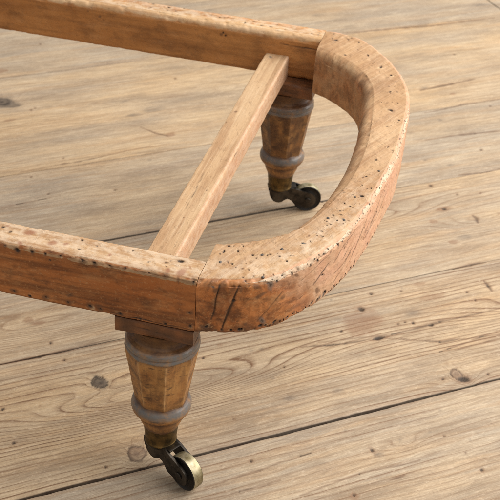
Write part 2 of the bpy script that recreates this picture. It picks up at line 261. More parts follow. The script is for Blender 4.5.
# ------------------------------------------------------------------ marks painted as attributes (wear with its own shape)
def mark_layers(pts, marks, seed=3, wob=.45):
    """pts (N,3); marks: (x,y,z,r,type). soft irregular spots"""
    N = len(pts); L = {k: np.zeros(N) for k in ('dark', 'grey', 'brown', 'red', 'wht')}
    key = {'d': 'dark', 'g': 'grey', 'b': 'brown', 'r': 'red', 'w': 'wht'}
    dent = np.zeros(N)
    for i, (x, y, z, r, t) in enumerate(marks):
        d = pts-np.array((x, y, z)); R = np.sqrt((d**2).sum(1)); s = np.where(R < r*3.2)[0]
        if not len(s): continue
        rs = np.random.default_rng(i*13+seed)
        ax = rs.normal(size=3); ax /= np.linalg.norm(ax); el = rs.uniform(.3, 2.4)
        w = 1+wob*fbm(pts[s]/max(r, .0012)*.9+i*3.7, 2, seed)
        w = w*(1+el*(1-(np.abs(d[s]@ax)/np.maximum(R[s], 1e-6))**2))*.84
        q = R[s]*w/r
        sd = (d[s]@rs.normal(size=3))/np.maximum(R[s], 1e-6)
        if t == 'd':
            L['dark'][s] = np.maximum(L['dark'][s], 1-sstep(.65, 1.1, q))
            L['brown'][s] = np.maximum(L['brown'][s], .55*(1-sstep(.8, 2.3, q)))
            dent[s] = np.maximum(dent[s], 1-sstep(.3, 1.0, q))
            L['wht'][s] = np.maximum(L['wht'][s], np.clip(sd, 0, 1)*np.exp(-((q-1.75)/.5)**2)*max(0, rs.uniform(-.6, 1)))
            dent[s] = dent[s]-.35*np.clip(sd, 0, 1)*np.exp(-((q-1.6)/.45)**2)
        else:
            k = key[t]
            L[k][s] = np.maximum(L[k][s], 1-sstep(.45, 1.25, q))
            if t == 'g':
                L['dark'][s] = np.maximum(L['dark'][s], .75*(1-sstep(.2, .5, q)))
    return L, dent
def seg_dist(P, a, b):
    a = np.array(a); b = np.array(b); ab = b-a
    t = np.clip(((P-a)@ab)/max(ab@ab, 1e-12), 0, 1)
    return np.sqrt((((P-a)-t[:, None]*ab)**2).sum(1)), t

# ------------------------------------------------------------------ floor (structure)
BOARDS = [  # v0, v1, ring amplitude, tone, ring stretch, seed
    (-.86, -.69, .5, 0, 1, 21), (-.69, -.51, .5, .1, 1, 22), (-.51, -.325, .5, .0, 1, 23), (-.325, -.142, .5, 0, 1, 24),
    (-.142, .0405, .95, .12, 1.15, 1), (.0405, .222, 1.6, -.02, .92, 2), (.222, .397, .8, .05, 1.1, 3), (.397, .5685, .26, .34, 1.3, 4),
    (.5685, .83, .33, -.22, .9, 5), (.83, 1.01, .26, .16, 1.1, 6), (1.01, 1.19, .3, .05, 1, 7), (1.19, 1.38, .3, .1, 1, 8),
    (1.38, 1.57, .3, 0, 1, 9), (1.57, 1.76, .3, 0, 1, 10), (1.76, 1.96, .3, 0, 1, 12), (1.96, 2.2, .3, 0, 1, 13)]
GAPS = {.0405: .0021, .222: .0004, .397: .0024, .5685: .0003, .83: .0009, 1.01: .0008, -.142: .0015}
def ring_field(u, v, b, seed):
    P = np.stack([u*1.7+seed*9.1, v*9, np.full_like(u, seed*3.3)], -1)
    w = (.005 if b == 5 else .020)*fbm(P, 2, seed) + .003*fbm(P*np.array((3, 2.2, 1)), 2, seed+5)
    if b == 5:      # flat-sawn board with long loops
        for cu, cv, su, sv, A in ((.02, .131, .130, .021, .050), (.53, .140, .14, .021, .045), (.305, .052, .022, .010, .018)):
            w = w + A*np.exp(-((u-cu)/su)**2-((v-cv)/sv)**2)
    if b == 6:
        for cu, cv, su, sv, A in ((.49, .30, .06, .018, .035), (-.05, .27, .10, .02, .04), (.33, .34, .12, .02, .04)):
            w = w + A*np.exp(-((u-cu)/su)**2-((v-cv)/sv)**2)
    if b == 4:
        w = w*.45
        for cu, cv, su, sv, A in ((.21, -.01, .02, .008, .012), (.33, -.07, .03, .008, .012)):
            w = w + A*np.exp(-((u-cu)/su)**2-((v-cv)/sv)**2)
    if b == 8:
        for cu, cv, su, sv, A in ((.0, .755, .05, .03, .04), (.17, .64, .04, .012, .02), (.25, .70, .16, .03, .05)):
            w = w + A*np.exp(-((u-cu)/su)**2-((v-cv)/sv)**2)
    return v+w

def build_floor(mat):
    V = []; Q = []; A = {k: [] for k in ('ring', 'ringamp', 'tone', 'dark', 'brown', 'grey')}; GC = []
    base = 0
    for bi, (v0, v1, amp, tone, stretch, seed) in enumerate(BOARDS):
        dense = v1 > -.15 and v0 < 1.1
        du = .0015 if dense else .03
        spans = [(-2.6, 2.8)]
        if bi >= 9: spans = [(-2.6, .8655), (.8675, 2.8)] if bi == 9 else [(-2.6, 1.7), (1.702, 2.8)]
        for si, (ua, ub) in enumerate(spans):
            if dense:
                lo, hi = max(-.24, ua), min(1.02, ub)
                us = np.concatenate([np.linspace(ua, lo, 60)[:-1] if ua < lo else [], np.arange(lo, hi, du), np.linspace(hi, ub, 60) if ub > hi else [hi]])
            else:
                us = np.arange(ua, ub+du, du)
            nv = max(6, int((v1-v0)/(.0015 if dense else .02)))
            g0 = GAPS.get(v0, .001)/2; g1 = GAPS.get(v1, .001)/2
            inner = np.linspace(0, 1, nv)
            # rows: deep edge, lip, inner..., lip, deep edge
            nrow = nv+4
            U = np.repeat(us[:, None], nrow, 1)
            # irregular joint edges
            def edge(vv, g, sd):
                n1 = fbm(np.stack([us*9, np.full_like(us, vv*31), np.zeros_like(us)], -1), 3, sd)
                n2 = fbm(np.stack([us*70, np.full_like(us, vv*31), np.ones_like(us)], -1), 3, sd+3)
                n2 = np.where(n2 > .15, n2, n2*.2)
                tight = 1-.8*sstep(.36, .47, us) if abs(vv-.397) < .01 else (1-.9*sstep(-.02, .06, us) if abs(vv-.222) < .01 else 1)
                return np.maximum(g*tight*(1+.8*n1+1.0*n2), .00006)
            e0 = v0+edge(v0, g0, 40); e1 = v1-edge(v1, g1, 60)
            W = np.empty_like(U); Z = np.zeros_like(U)
            lip = .0006+.4*min(g0, .001)
            W[:, 2:-2] = (e0+lip)[:, None]+(e1-e0-2*lip)[:, None]*inner[None, :]
            W[:, 1] = e0; W[:, 0] = e0; W[:, -2] = e1; W[:, -1] = e1
            Z[:, 1] = -.0007; Z[:, -2] = -.0007; Z[:, 0] = -.018; Z[:, -1] = -.018
            u = U.ravel(); v = W.ravel(); z = Z.ravel()
            ring = ring_field(u, v, bi, seed)/stretch
            P3 = np.stack([u, v, np.zeros_like(u)], -1)
            dark = np.zeros_like(u); brown = np.zeros_like(u); grey = np.zeros_like(u)
            if dense:
                for i, (mu, mv, ru, rv, t) in enumerate(FLOOR_MARKS):
                    s = np.where((abs(u-mu) < ru*3) & (abs(v-mv) < rv*3))[0]
                    if not len(s): continue
                    q = np.stack([(u[s]-mu)/ru, (v[s]-mv)/rv, np.full(len(s), i*5.1)], -1)
                    R = np.hypot(q[:, 0], q[:, 1])*((1.12 if ru > .0045 else 1.38)+.60*fbm(q*1.1, 3, 70))
                    if ru > .015 and t == 'b': R = R+.30*fbm(np.stack([q[:, 0]*1.3, q[:, 1]*5, q[:, 2]], -1), 3, 78)
                    if t == 'd':
                        dark[s] = np.maximum(dark[s], (1-sstep(.35, 1.0, R))*((.72 if ru > .003 else .5)+.28*((i*7) % 5)/4)); brown[s] = np.maximum(brown[s], .6*(1-sstep(.6, 1.9, R)))
                        z[s] -= .0012*(1-sstep(.2, .9, R))
                    elif t == 'G':
                        rg = .5+.5*np.sin(R*11+3*fbm(q*1.5, 2, 77))
                        grey[s] = np.maximum(grey[s], 1-sstep(.6, 1.5, R)); dark[s] = np.maximum(dark[s], (1-sstep(.55, 1.0, R))*(.45+.45*rg))
                        ring[s] += .010*np.exp(-(R/1.5)**2); z[s] -= .0006*np.exp(-((R-.9)/.2)**2)
                    elif t == 'b':
                        brown[s] = np.maximum(brown[s], (.95*(1-sstep(.70, 1.15, R)))*(.75+.35*fbm(P3[s]*np.array((60, 260, 1)), 2, 75)))
                    elif t == 'g':
                        grey[s] = np.maximum(grey[s], (.85*(1-sstep(.2, 1.35, R)))*np.clip(.75+.6*fbm(P3[s]*np.array((90, 300, 1)), 2, 76), 0, 1))
                    else:   # round knot
                        rg = .5+.5*np.sin(R*9+2*fbm(q*1.5, 2, 77))
                        brown[s] = np.maximum(brown[s], (1-sstep(.85, 1.1, R))*(.45+.5*rg))
                        grey[s] = np.maximum(grey[s], .8*(1-sstep(.8, 1.05, R))*(.35+.4*rg))
                        dark[s] = np.maximum(dark[s], .75*np.exp(-((R-.93)/.10)**2))
                        z[s] -= .0004*np.exp(-((R-.93)/.12)**2)
                        ring[s] += .02*np.exp(-(R/1.5)**2)
                for w, pl in FLOOR_CRACKS:
                    nseg = len(pl)-1
                    for k in range(nseg):
                        a, b = np.array(pl[k]), np.array(pl[k+1])
                        s = np.where((u > min(a[0], b[0])-.02) & (u < max(a[0], b[0])+.02) & (v > min(a[1], b[1])-.02) & (v < max(a[1], b[1])+.02))[0]
                        if not len(s): continue
                        p2 = np.stack([u[s], v[s]], -1)
                        jit = .0014*fbm(np.stack([u[s]*45, v[s]*0, np.full(len(s), k)], -1), 3, 80)
                        p2 = p2+np.stack([0*jit, jit], -1)
                        d, t = seg_dist(p2, a, b)
                        tt = (k+t)/nseg
                        ww = w*(.35+.65*np.sin(np.pi*np.clip(tt, .02, .98)))*(1+.7*fbm(np.stack([u[s]*120, v[s]*0, np.full(len(s), 3.)], -1), 2, 81))
                        m = 1-sstep(.3, 1.25, d/np.maximum(ww, .0010))
                        dark[s] = np.maximum(dark[s], .55*m*np.clip(ww/.0011, .25, 1)); brown[s] = np.maximum(brown[s], .6*(1-sstep(.6, 2.6, d/np.maximum(ww, .0006))))
                        z[s] -= .0004*m
                # grime gathered along the joints
                for ev, gg in ((v0, g0), (v1, g1)):
                    dd = abs(v-ev); k = np.clip(.35+.8*fbm(np.stack([u*22, v*120, u*0], -1), 3, 85), 0, 1)
                    s_ = min(1, gg/.0011)
                    s_ = s_*(1-.85*sstep(.36, .47, u) if abs(ev-.397) < .01 else (1-.9*sstep(-.02, .06, u) if abs(ev-.222) < .01 else 1))
                    brown[:] = np.maximum(brown, .55*s_*k*(1-sstep(.001, .009, dd)))
                z += .00022*fbm(np.stack([u*25, v*140, u*0], -1), 2, 90)*(z > -.0005)
            V.append(np.stack([u, v, z], -1)); GC.append(np.stack([u+seed*3.17, v+seed*1.31, np.full_like(u, seed*2.7)], -1))
            A['ring'].append(ring+seed*.37); A['ringamp'].append(np.full_like(u, amp)); A['tone'].append(np.full_like(u, tone))
            deep = (Z.ravel() < -.01)
            A['dark'].append(np.maximum(dark, np.where(deep, 1.0, np.where(Z.ravel() < -.0005, .85*min(1, max(g0, g1)/.0010)*(1-.9*sstep(.36, .47, u) if (abs(v0-.397) < .01 or abs(v1-.397) < .01) else 1), 0)))); A['brown'].append(brown); A['grey'].append(grey)
            n, m = U.shape
            idx = base+np.arange(n*m).reshape(n, m)
            Q.append(np.stack([idx[:-1, :-1], idx[1:, :-1], idx[1:, 1:], idx[:-1, 1:]], -1).reshape(-1, 4))
            base += n*m
    # earth-dark sub floor seen down the joints
    V.append(np.array([(-2.7, -1, -.019), (2.9, -1, -.019), (2.9, 2.3, -.019), (-2.7, 2.3, -.019)])); Q.append(np.array([[base, base+1, base+2, base+3]]))
    GC.append(np.zeros((4, 3)))
    for k in A: A[k].append(np.full(4, 1.0 if k == 'dark' else 0.0))
    at = {k: np.concatenate(x) for k, x in A.items()}; at['gc'] = np.concatenate(GC)
    o = big_mesh('floor', np.concatenate(V), np.concatenate(Q), mat, at)
    o.rotation_euler = (0, 0, ALPHA); o['kind'] = 'structure'
    o['label'] = 'worn bare pine floorboards with knots, stains and dark open joints'
    return o

# ------------------------------------------------------------------ swept timber
def rr_profile(w, h, r_ob_ot_it_ib, n_side, n_flat, n_arc=7):
    """rounded rectangle: outer face up, over the top, down the inner face, back under. a: 0 outer .. w inner; z: 0 top .. -h. Also the outward normal."""
    rob, rot, rit, rib = r_ob_ot_it_ib
    pts = []; nor = []; reg = []
    def line(a0, z0, a1, z1, n, nn, tag):
        for t in np.linspace(0, 1, n, endpoint=False)[1:]:
            pts.append((a0+(a1-a0)*t, z0+(z1-z0)*t)); nor.append(nn); reg.append(tag)
    def arc(ca, cz, r, t0, t1, tag):
        for t in np.linspace(t0, t1, n_arc):
            c, s = math.cos(t), math.sin(t); pts.append((ca+r*c, cz+r*s)); nor.append((c, s)); reg.append(tag)
    pi = math.pi
    arc(rob, -h+rob, rob, 1.5*pi, pi, 10)
    line(0, -h+rob, 0, -rot, n_side, (-1, 0), 0)
    arc(rot, -rot, rot, pi, .5*pi, 11)
    line(rot, 0, w-rit, 0, n_flat, (0, 1), 1)
    arc(w-rit, -rit, rit, .5*pi, 0, 12)
    line(w, -rit, w, -h+rib, n_side, (1, 0), 2)
    arc(w-rib, -h+rib, rib, 0, -.5*pi, 13)
    line(w-rib, -h, rob, -h, n_flat, (0, -1), 3)
    return np.array(pts), np.array(nor), np.array(reg)

def sweep(name, outer, inner, h, radii, mat, parent, marks=(), cracks=(), n_side=46, n_flat=34, disp=.00045, seed=5, painter=None, ztop=TOP, wear=1.0, grain=None):
    """outer/inner: (n,2) plan polylines station by station; radii: function(i)->4 radii"""
    n = len(outer); P = []; NR = []; prof = []
    for i in range(n):
        d = inner[i]-outer[i]; w = np.hypot(*d); e = d/w
        pr, no, reg = rr_profile(w, h, radii(i), n_side, n_flat)
        P.append(np.stack([outer[i][0]+e[0]*pr[:, 0], outer[i][1]+e[1]*pr[:, 0], ztop+pr[:, 1]], -1))
        NR.append(np.stack([e[0]*no[:, 0], e[1]*no[:, 0], no[:, 1]], -1)); prof.append(pr)
    P = np.array(P); NR = np.array(NR); prof = np.array(prof); m = P.shape[1]
    s = np.concatenate([[0], np.cumsum(np.hypot(*(np.diff(outer, axis=0).T)))])
    S = np.repeat(s[:, None], m, 1)
    flat = P.reshape(-1, 3); nf = NR.reshape(-1, 3)
    R = np.tile(reg, n)
    edge = (R >= 10)
    d = disp*fbm(flat*60, 3, seed)+.45*disp*fbm(flat*260, 2, seed+7)-.5*disp*np.clip(fbm(flat*150, 3, seed+12)-.2, 0, 1)*2
    chip = np.clip(fbm(flat*120, 3, seed+9)-.12, 0, 1)
    chip2 = np.clip(fbm(flat*np.array((75, 75, 140)), 3, seed+19)-.22, 0, 1)
    d = d-edge*wear*(.0004+.0024*chip)-(R == 11)*max(0, wear-.6)*.0042*chip2
    lay, dent = mark_layers(flat, marks, seed)
    for (a, b, w) in cracks:
        t0 = np.array(a); t1 = np.array(b)
        jit = np.array((1, 1, 1))*(.0010*fbm(flat*90, 2, seed+3))[:, None]
        q, t = seg_dist(flat+jit, t0, t1)
        ww = w*(.4+.6*np.sin(np.pi*np.clip(t, .03, .97)))
        k = (1-sstep(.35, 1.2, q/np.maximum(ww, .0007)))*np.clip(ww/.0006, .3, 1)
        lay['dark'] = np.maximum(lay['dark'], .9*k); lay['brown'] = np.maximum(lay['brown'], .5*(1-sstep(.8, 3, q/ww)))
        dent = np.maximum(dent, .6*k)
    d = d-.0013*dent
    flat2 = flat+nf*d[:, None]
    attrs = dict(varn=np.zeros(n*m), pink=np.zeros(n*m), white=np.zeros(n*m), dark=lay['dark'], grey=lay['grey'], brown=lay['brown'], red=lay['red'])
    gc = np.stack([S.ravel(), prof[:, :, 0].ravel(), prof[:, :, 1].ravel()], -1); attrs['gc'] = gc+seed*1.7
    if grain is not None:
        ca, sa = math.cos(grain), math.sin(grain)
        attrs['gc'] = np.stack([flat[:, 0]*ca+flat[:, 1]*sa, -flat[:, 0]*sa+flat[:, 1]*ca, flat[:, 2]+.35*(flat[:, 0]*ca+flat[:, 1]*sa)*0], -1)+seed*1.7
    if painter: painter(attrs, flat, R, S.ravel(), prof.reshape(-1, 2), nf)
    attrs['rim'] = lay['wht']
    idx = np.arange(n*m).reshape(n, m); j = np.roll(idx, -1, 1)
    F = np.stack([idx[:-1], idx[1:], j[1:], j[:-1]], -1).reshape(-1, 4)[:, ::-1]
    faces = [tuple(f) for f in F]+[tuple(idx[0]), tuple(idx[-1][::-1])]
    o = mesh_obj(name, flat2, faces, mat, parent, attrs, True, 50)
    return o, flat2.reshape(n, m, 3), nf.reshape(n, m, 3), R.reshape(n, m), S

def catmull(pts, n):
    p = np.array(pts, float); p = np.vstack([2*p[0]-p[1], p, 2*p[-1]-p[-2]])
    out = []
    for i in range(1, len(p)-2):
        for t in np.linspace(0, 1, 40, endpoint=False):
            a, b, c, d = p[i-1:i+3]
            out.append(.5*((2*b)+(-a+c)*t+(2*a-5*b+4*c-d)*t*t+(-a+3*b-3*c+d)*t**3))
    out.append(p[-2]); out = np.array(out)
    s = np.concatenate([[0], np.cumsum(np.hypot(*np.diff(out, axis=0).T))])
    q = np.linspace(0, s[-1], n)
    return np.stack([np.interp(q, s, out[:, 0]), np.interp(q, s, out[:, 1])], -1)

# ------------------------------------------------------------------ build
M_floor = floor_material()
M_wood = stool_wood('stripped_beech_rail', soft=1.12, *((.485, .310, .168), (.37, .208, .096), (.345, .108, .025), (.45, .170, .050)))
M_honey = stool_wood('honey_varnished_rail', (.545, .350, .180), (.46, .265, .120), (.40, .165, .046), (.50, .225, .070), soft=.55)
M_bar = stool_wood('plain_pine_bar', (.45, .280, .145), (.48, .320, .180), (.28, .12, .04), (.3, .14, .05))
M_leg = leg_material()
M_brass = metal('worn_brass_tyre', (.38, .33, .205), (.20, .165, .09), (.50, .45, .32), .46)
M_ferr = metal('tarnished_brass', (.13, .085, .035), (.06, .042, .022), (.20, .125, .045), .40)
M_iron = metal('dark_bronze_caster', (.044, .037, .031), (.022, .019, .016), (.075, .064, .052), .24, .9)
M_black = metal('blackened_wheel_side', (.016, .013, .011), (.026, .021, .017), (.020, .016, .012), .42, .4)
M_cloth = cloth()
M_tack = metal('rusty_tack', (.16, .14, .125), (.085, .070, .058), (.13, .075, .045), .45, .7, 900)

floor = build_floor(M_floor)

stool = bpy.data.objects.new('footstool_frame', None); link(stool)
stool.empty_display_size = .1
stool['label'] = 'bare wooden footstool frame with rounded end, tack-holed rails and turned legs on brass casters'
stool['category'] = 'stool frame'

def xs_dense(a, b, lo, step, coarse):
    return np.concatenate([np.arange(a, lo, coarse), np.arange(lo, b, step), [b]])

FAR = -.60
# front rail --------------------------------------------------------
def paint_rail(front):
    def f(at, P, R, S, pr, nf):
        top = (R == 1); face = (R == 0) | (R == 2)
        n = fbm(P*140, 3, 21)
        v = np.where(pr[:, 1] > -.0035+.0022*n, 0.0, 1.0)
        if front:
            # thin pale worn line along the arris of the show face
            edge = np.exp(-((pr[:, 1]+.0012-.001*n)/.0016)**2)*(pr[:, 0] < .01)
            v = np.where(top | (R == 12), 0, v); v = np.where((R == 11), np.clip(.55+1.2*n, 0, 1), v)
            at['white'][:] = np.where(top, .95, .0)+.0*edge
            at['brown'][:] = np.maximum(at['brown'], .75*np.exp(-((pr[:, 1]+.0022)/.0018)**2)*(pr[:, 0] < .006)*np.clip(.35+1.3*fbm(P*55, 3, 23), 0, 1))
            at['brown'][:] = np.maximum(at['brown'], .85*(R == 10)*np.clip(.5+fbm(P*45, 3, 24), 0, 1))
        else:
            v = np.where(top, np.clip(.2+.9*n-(pr[:, 0]-.015)*40, 0, .9), v)
            v = np.where((R == 12), np.clip(.35+20*(-.004-pr[:, 1])*8+.5*n, 0, 1), v)
            at['white'][:] = np.where(top, .9, np.where(R == 12, .25, 0))
        at['varn'][:] = v
    return f
xs = xs_dense(FAR, -.0004, -.30, .00105, .012)
outer = np.stack([xs, np.zeros_like(xs)], -1); inner = np.stack([xs, np.full_like(xs, RT)], -1)
marks = [(x, y, TOP, r, t) for x, y, r, t in RAIL_TOP_MARKS]+[(x, 0, TOP+z, r*1.1, t if i_ % 3 else 'b') for i_, (x, z, r, t) in enumerate(RAIL_FACE_MARKS)]+[(x, 0, TOP+z, r*.5, t) for x, z, r, t in RAIL_FACE_MARKS]+[(x, 0, TOP+z, r*2.6, 'b') for x, z, r, t in RAIL_FACE_MARKS if t == 'd']
for k in range(26):
    x = random.uniform(-.34, -.16); marks.append((x, 0, TOP-random.choice((.003, .045))+random.uniform(-.002, .002), random.uniform(.0012, .002), 'd'))
for k in range(22):
    marks.append((random.uniform(-.34, -.18), random.uniform(.003, .027), TOP, random.uniform(.001, .005), random.choice('dgrr')))
fr, *_ = sweep('side_rail', outer, inner, RH, lambda i: (.0016, .0022, .0012, .0015), M_wood, stool, marks, [((-.07, 0, TOP-.047), (-.002, 0, TOP-.048), .0007)], n_side=66, n_flat=36, seed=5, painter=paint_rail(True))
# rear rail
xs = xs_dense(FAR, -.0004, -.40, .0013, .012)
outer = np.stack([xs, np.full_like(xs, WID)], -1); inner = np.stack([xs, np.full_like(xs, WID-RT)], -1)
marks = []
for k in range(46):
    marks.append((random.uniform(-.34, -.004), random.uniform(WID-.018, WID-.003), TOP, random.uniform(.0009, .0016), random.choice('dddgr')))
marks += [(-.112, WID-RT, TOP-.012, .0022, 'b'), (-.110, WID-RT, TOP-.010, .0011, 'd'), (-.107, WID-RT, TOP-.013, .0011, 'd'), (-.268, WID-RT, TOP-.010, .0022, 'b'), (-.254, WID-RT, TOP-.014, .003, 'b')]
rr, *_ = sweep('side_rail', outer, inner, RH, lambda i: (.0015, .0025, .0065, .002), M_honey, stool, marks, [((-.045, WID-RT, TOP-.012), (-.002, WID-RT, TOP-.013), .0006)], n_side=42, n_flat=26, seed=13, painter=paint_rail(False))

# rounded end ---------------------------------------------------------
NS = 860
OUT = [(0, 0), (.0170, .0051), (.0387, .0126), (.0585, .0285), (.0708, .0465), (.0821, .0660), (.0930, .0915), (.1022, .1250), (.1085, .1580), (.1125, .1950), (.1162, .2280), (.1178, .2600), (.1172, .2950), (.1158, .3250), (.1135, .3560), (.1070, .3900), (.0915, .4280), (.0695, .4620), (.0426, .4905), (.018, .4985), (0, .5)]
INN = [(0, .0555), (.0177, .0640), (.0375, .0775), (.0520, .0945), (.0620, .1180), (.0680, .1550), (.0730, .1950), (.0750, .2350), (.0745, .2700), (.0720, .3060), (.0685, .3400), (.0650, .3680), (.0550, .3945), (.0300, .4235), (.0130, .4340), (0, .4405)]
outer = catmull(OUT, NS); inner = catmull(INN, NS)
def ease(p, k):      # a bow-sawn sweep has no kinks: running mean with mirrored ends
    q = np.vstack([2*p[0]-p[k:0:-1], p, 2*p[-1]-p[-2:-k-2:-1]]); c = np.ones(2*k+1)/(2*k+1)
    return np.stack([np.convolve(q[:, 0], c, 'valid'), np.convolve(q[:, 1], c, 'valid')], -1)
inner = ease(ease(inner, 34), 26); outer = ease(outer, 10)
so = np.concatenate([[0], np.cumsum(np.hypot(*np.diff(outer, axis=0).T))]); LC = so[-1]
def at_s(s, off=0.0):
    i = np.clip(np.searchsorted(so, s), 1, NS-1); e = inner[i]-outer[i]; e = e/np.hypot(*e)
    return outer[i]+e*off
def s_of_x(x): return so[np.argmax(outer[:, 0] > x)]
marks = [(x, y, TOP, r, t) for x, y, r, t in CURVE_MARKS]
for (x, y, r, t) in CURVE_MARKS:      # torn clusters round the bigger holes
    for q in range(random.choice((0, 1, 1, 2, 3))):
        a = random.uniform(0, math.tau); rr_ = random.uniform(.0025, .008)
        marks.append((x+rr_*math.cos(a), y+rr_*math.sin(a), TOP, random.uniform(.0005, .0011), random.choice('dddb')))
for k in range(16):     # rust and glue staining near the joint
    s_ = random.uniform(.003, .15); p = at_s(s_); zz_ = random.choice((random.uniform(-.010, -.002), random.uniform(-.048, -.040), random.uniform(-.045, -.005)))
    marks.append((p[0], p[1], TOP+zz_, random.uniform(.0022, .0050), random.choice('bbg')))
s = .008
while s < .30:
    p = at_s(s); marks.append((p[0], p[1], TOP-RH+random.uniform(.001, .0065), random.uniform(.0010, .0021), random.choice('dddb'))); s += random.uniform(.004, .010)
s = .02
while s < .50:      # tack line under the lower arris and broken line under the upper one
    p = at_s(s); marks.append((p[0], p[1], TOP-RH+.0035+random.uniform(-.0015, .0015), random.uniform(.0010, .0017), 'd')); s += random.choice((.004, .006, .008, .011))
s = .012
while s < .16:
    p = at_s(s); marks.append((p[0], p[1], TOP-.004+random.uniform(-.0015, .001), random.uniform(.0014, .0025), random.choice('ddgb'))); s += random.uniform(.005, .012)
for k in range(26):
    p = at_s(random.uniform(.02, .42)); marks.append((p[0], p[1], TOP-random.uniform(.008, .045), random.uniform(.0009, .0019), random.choice('ddgbb')))
for k in range(8):
    p = at_s(random.uniform(.05, .6), random.uniform(.005, .025)); marks.append((p[0], p[1], TOP, random.uniform(.0008, .0012), random.choice('dbb')))
def f3(x, z):
    p = at_s(s_of_x(x)); return (p[0], p[1], TOP+z)
cracks = [(f3(.031, -.003), f3(.019, -.047), .0011), (f3(.0165, -.003), f3(.0118, -.036), .0008), (f3(.069, -.004), f3(.031, -.038), .0008), (f3(.098, -.012), f3(.072, -.033), .0006),
          (f3(.1075, -.008), f3(.1005, -.036), .0008), (f3(.1135, -.006), f3(.109, -.03), .0007), (f3(.060, -.018), f3(.045, -.040), .0006), (f3(.102, -.022), f3(.092, -.042), .0006), (f3(.088, -.015), f3(.080, -.027), .0006)]
cracks += [((.062, .386, TOP-.012), (.063, .376, TOP-.047), .0009), ((.058, .392, TOP-.006), (.056, .394, TOP-.03), .0006)]
for k in range(16):
    s0 = random.uniform(.12, .42); z0 = random.uniform(-.006, -.03); a = at_s(s0); b = at_s(s0-random.uniform(.012, .035))
    cracks.append(((a[0], a[1], TOP+z0), (b[0], b[1], TOP+z0-random.uniform(.003, .012)), random.uniform(.0003, .0006)))
def paint_curve(at, P, R, S, pr, nf):
    n = fbm(P*70, 3, 31); t = S
    face = (R == 0) | (R == 10) | (R == 11)
    inn = (R == 2) | (R == 12) | (R == 13)
    dz = -pr[:, 1]
    v = 1-sstep(.03, .105, t-dz*.9+.018*n)
    at['varn'][:] = np.where(face, v, 0)
    at['varn'][:] = np.where(R == 11, np.clip(v*.75-.1, 0, 1), at['varn'])
    at['varn'][:] = np.where(R == 2, .50+.18*n, at['varn'])
    at['varn'][:] = np.where(R == 12, np.clip(.32+.22*sstep(.001, .010, dz)+.20*n, 0, 1)*sstep(.14, .32, t), at['varn'])
    at['pink'][:] = np.where(face, np.clip((1-v)*(.75+.5*n), 0, 1), 0)
    at['white'][:] = np.where((R == 1), np.clip(.75*(1-sstep(.10, .30, t))+.10+.3*n, 0, 1)*(1-.6*sstep(.02, .035, pr[:, 0])), 0)
    at['white'][:] = np.where(face & (v < .4), .25, at['white'])
    at['brown'][:] = np.maximum(at['brown'], np.where(R == 10, .6*np.clip(.4+fbm(P*60, 3, 33), 0, 1), 0))
    # rubbed patina where the inner arris was handled
    at['brown'][:] = np.maximum(at['brown'], np.where((R == 12) | (R == 1), .22*np.clip(fbm(P*26, 3, 35)*1.8, 0, 1)*sstep(.012, .03, pr[:, 0]), 0))
    # dark glue and iron stains soaked into the show face near the joint
    st = np.clip(fbm(P*48+3, 3, 36)*2.4-.15, 0, 1)*np.where(face, 1-sstep(.03, .11, t), 0)
    at['brown'][:] = np.maximum(at['brown'], .5*st)
def rad(i):
    q = i/(NS-1)
    k = float(sstep(.06, .40, q))*(1-.12*float(sstep(.8, 1.0, q)))
    return (.0024, .0046, .0025+.0095*k, .002)
curve, CP, CN, CR_, CS = sweep('rounded_end_rail', outer, inner, RH, rad, M_wood, stool, marks, cracks, n_side=74, n_flat=52, disp=.00075, seed=29, painter=paint_curve, wear=1.0, grain=math.radians(66))

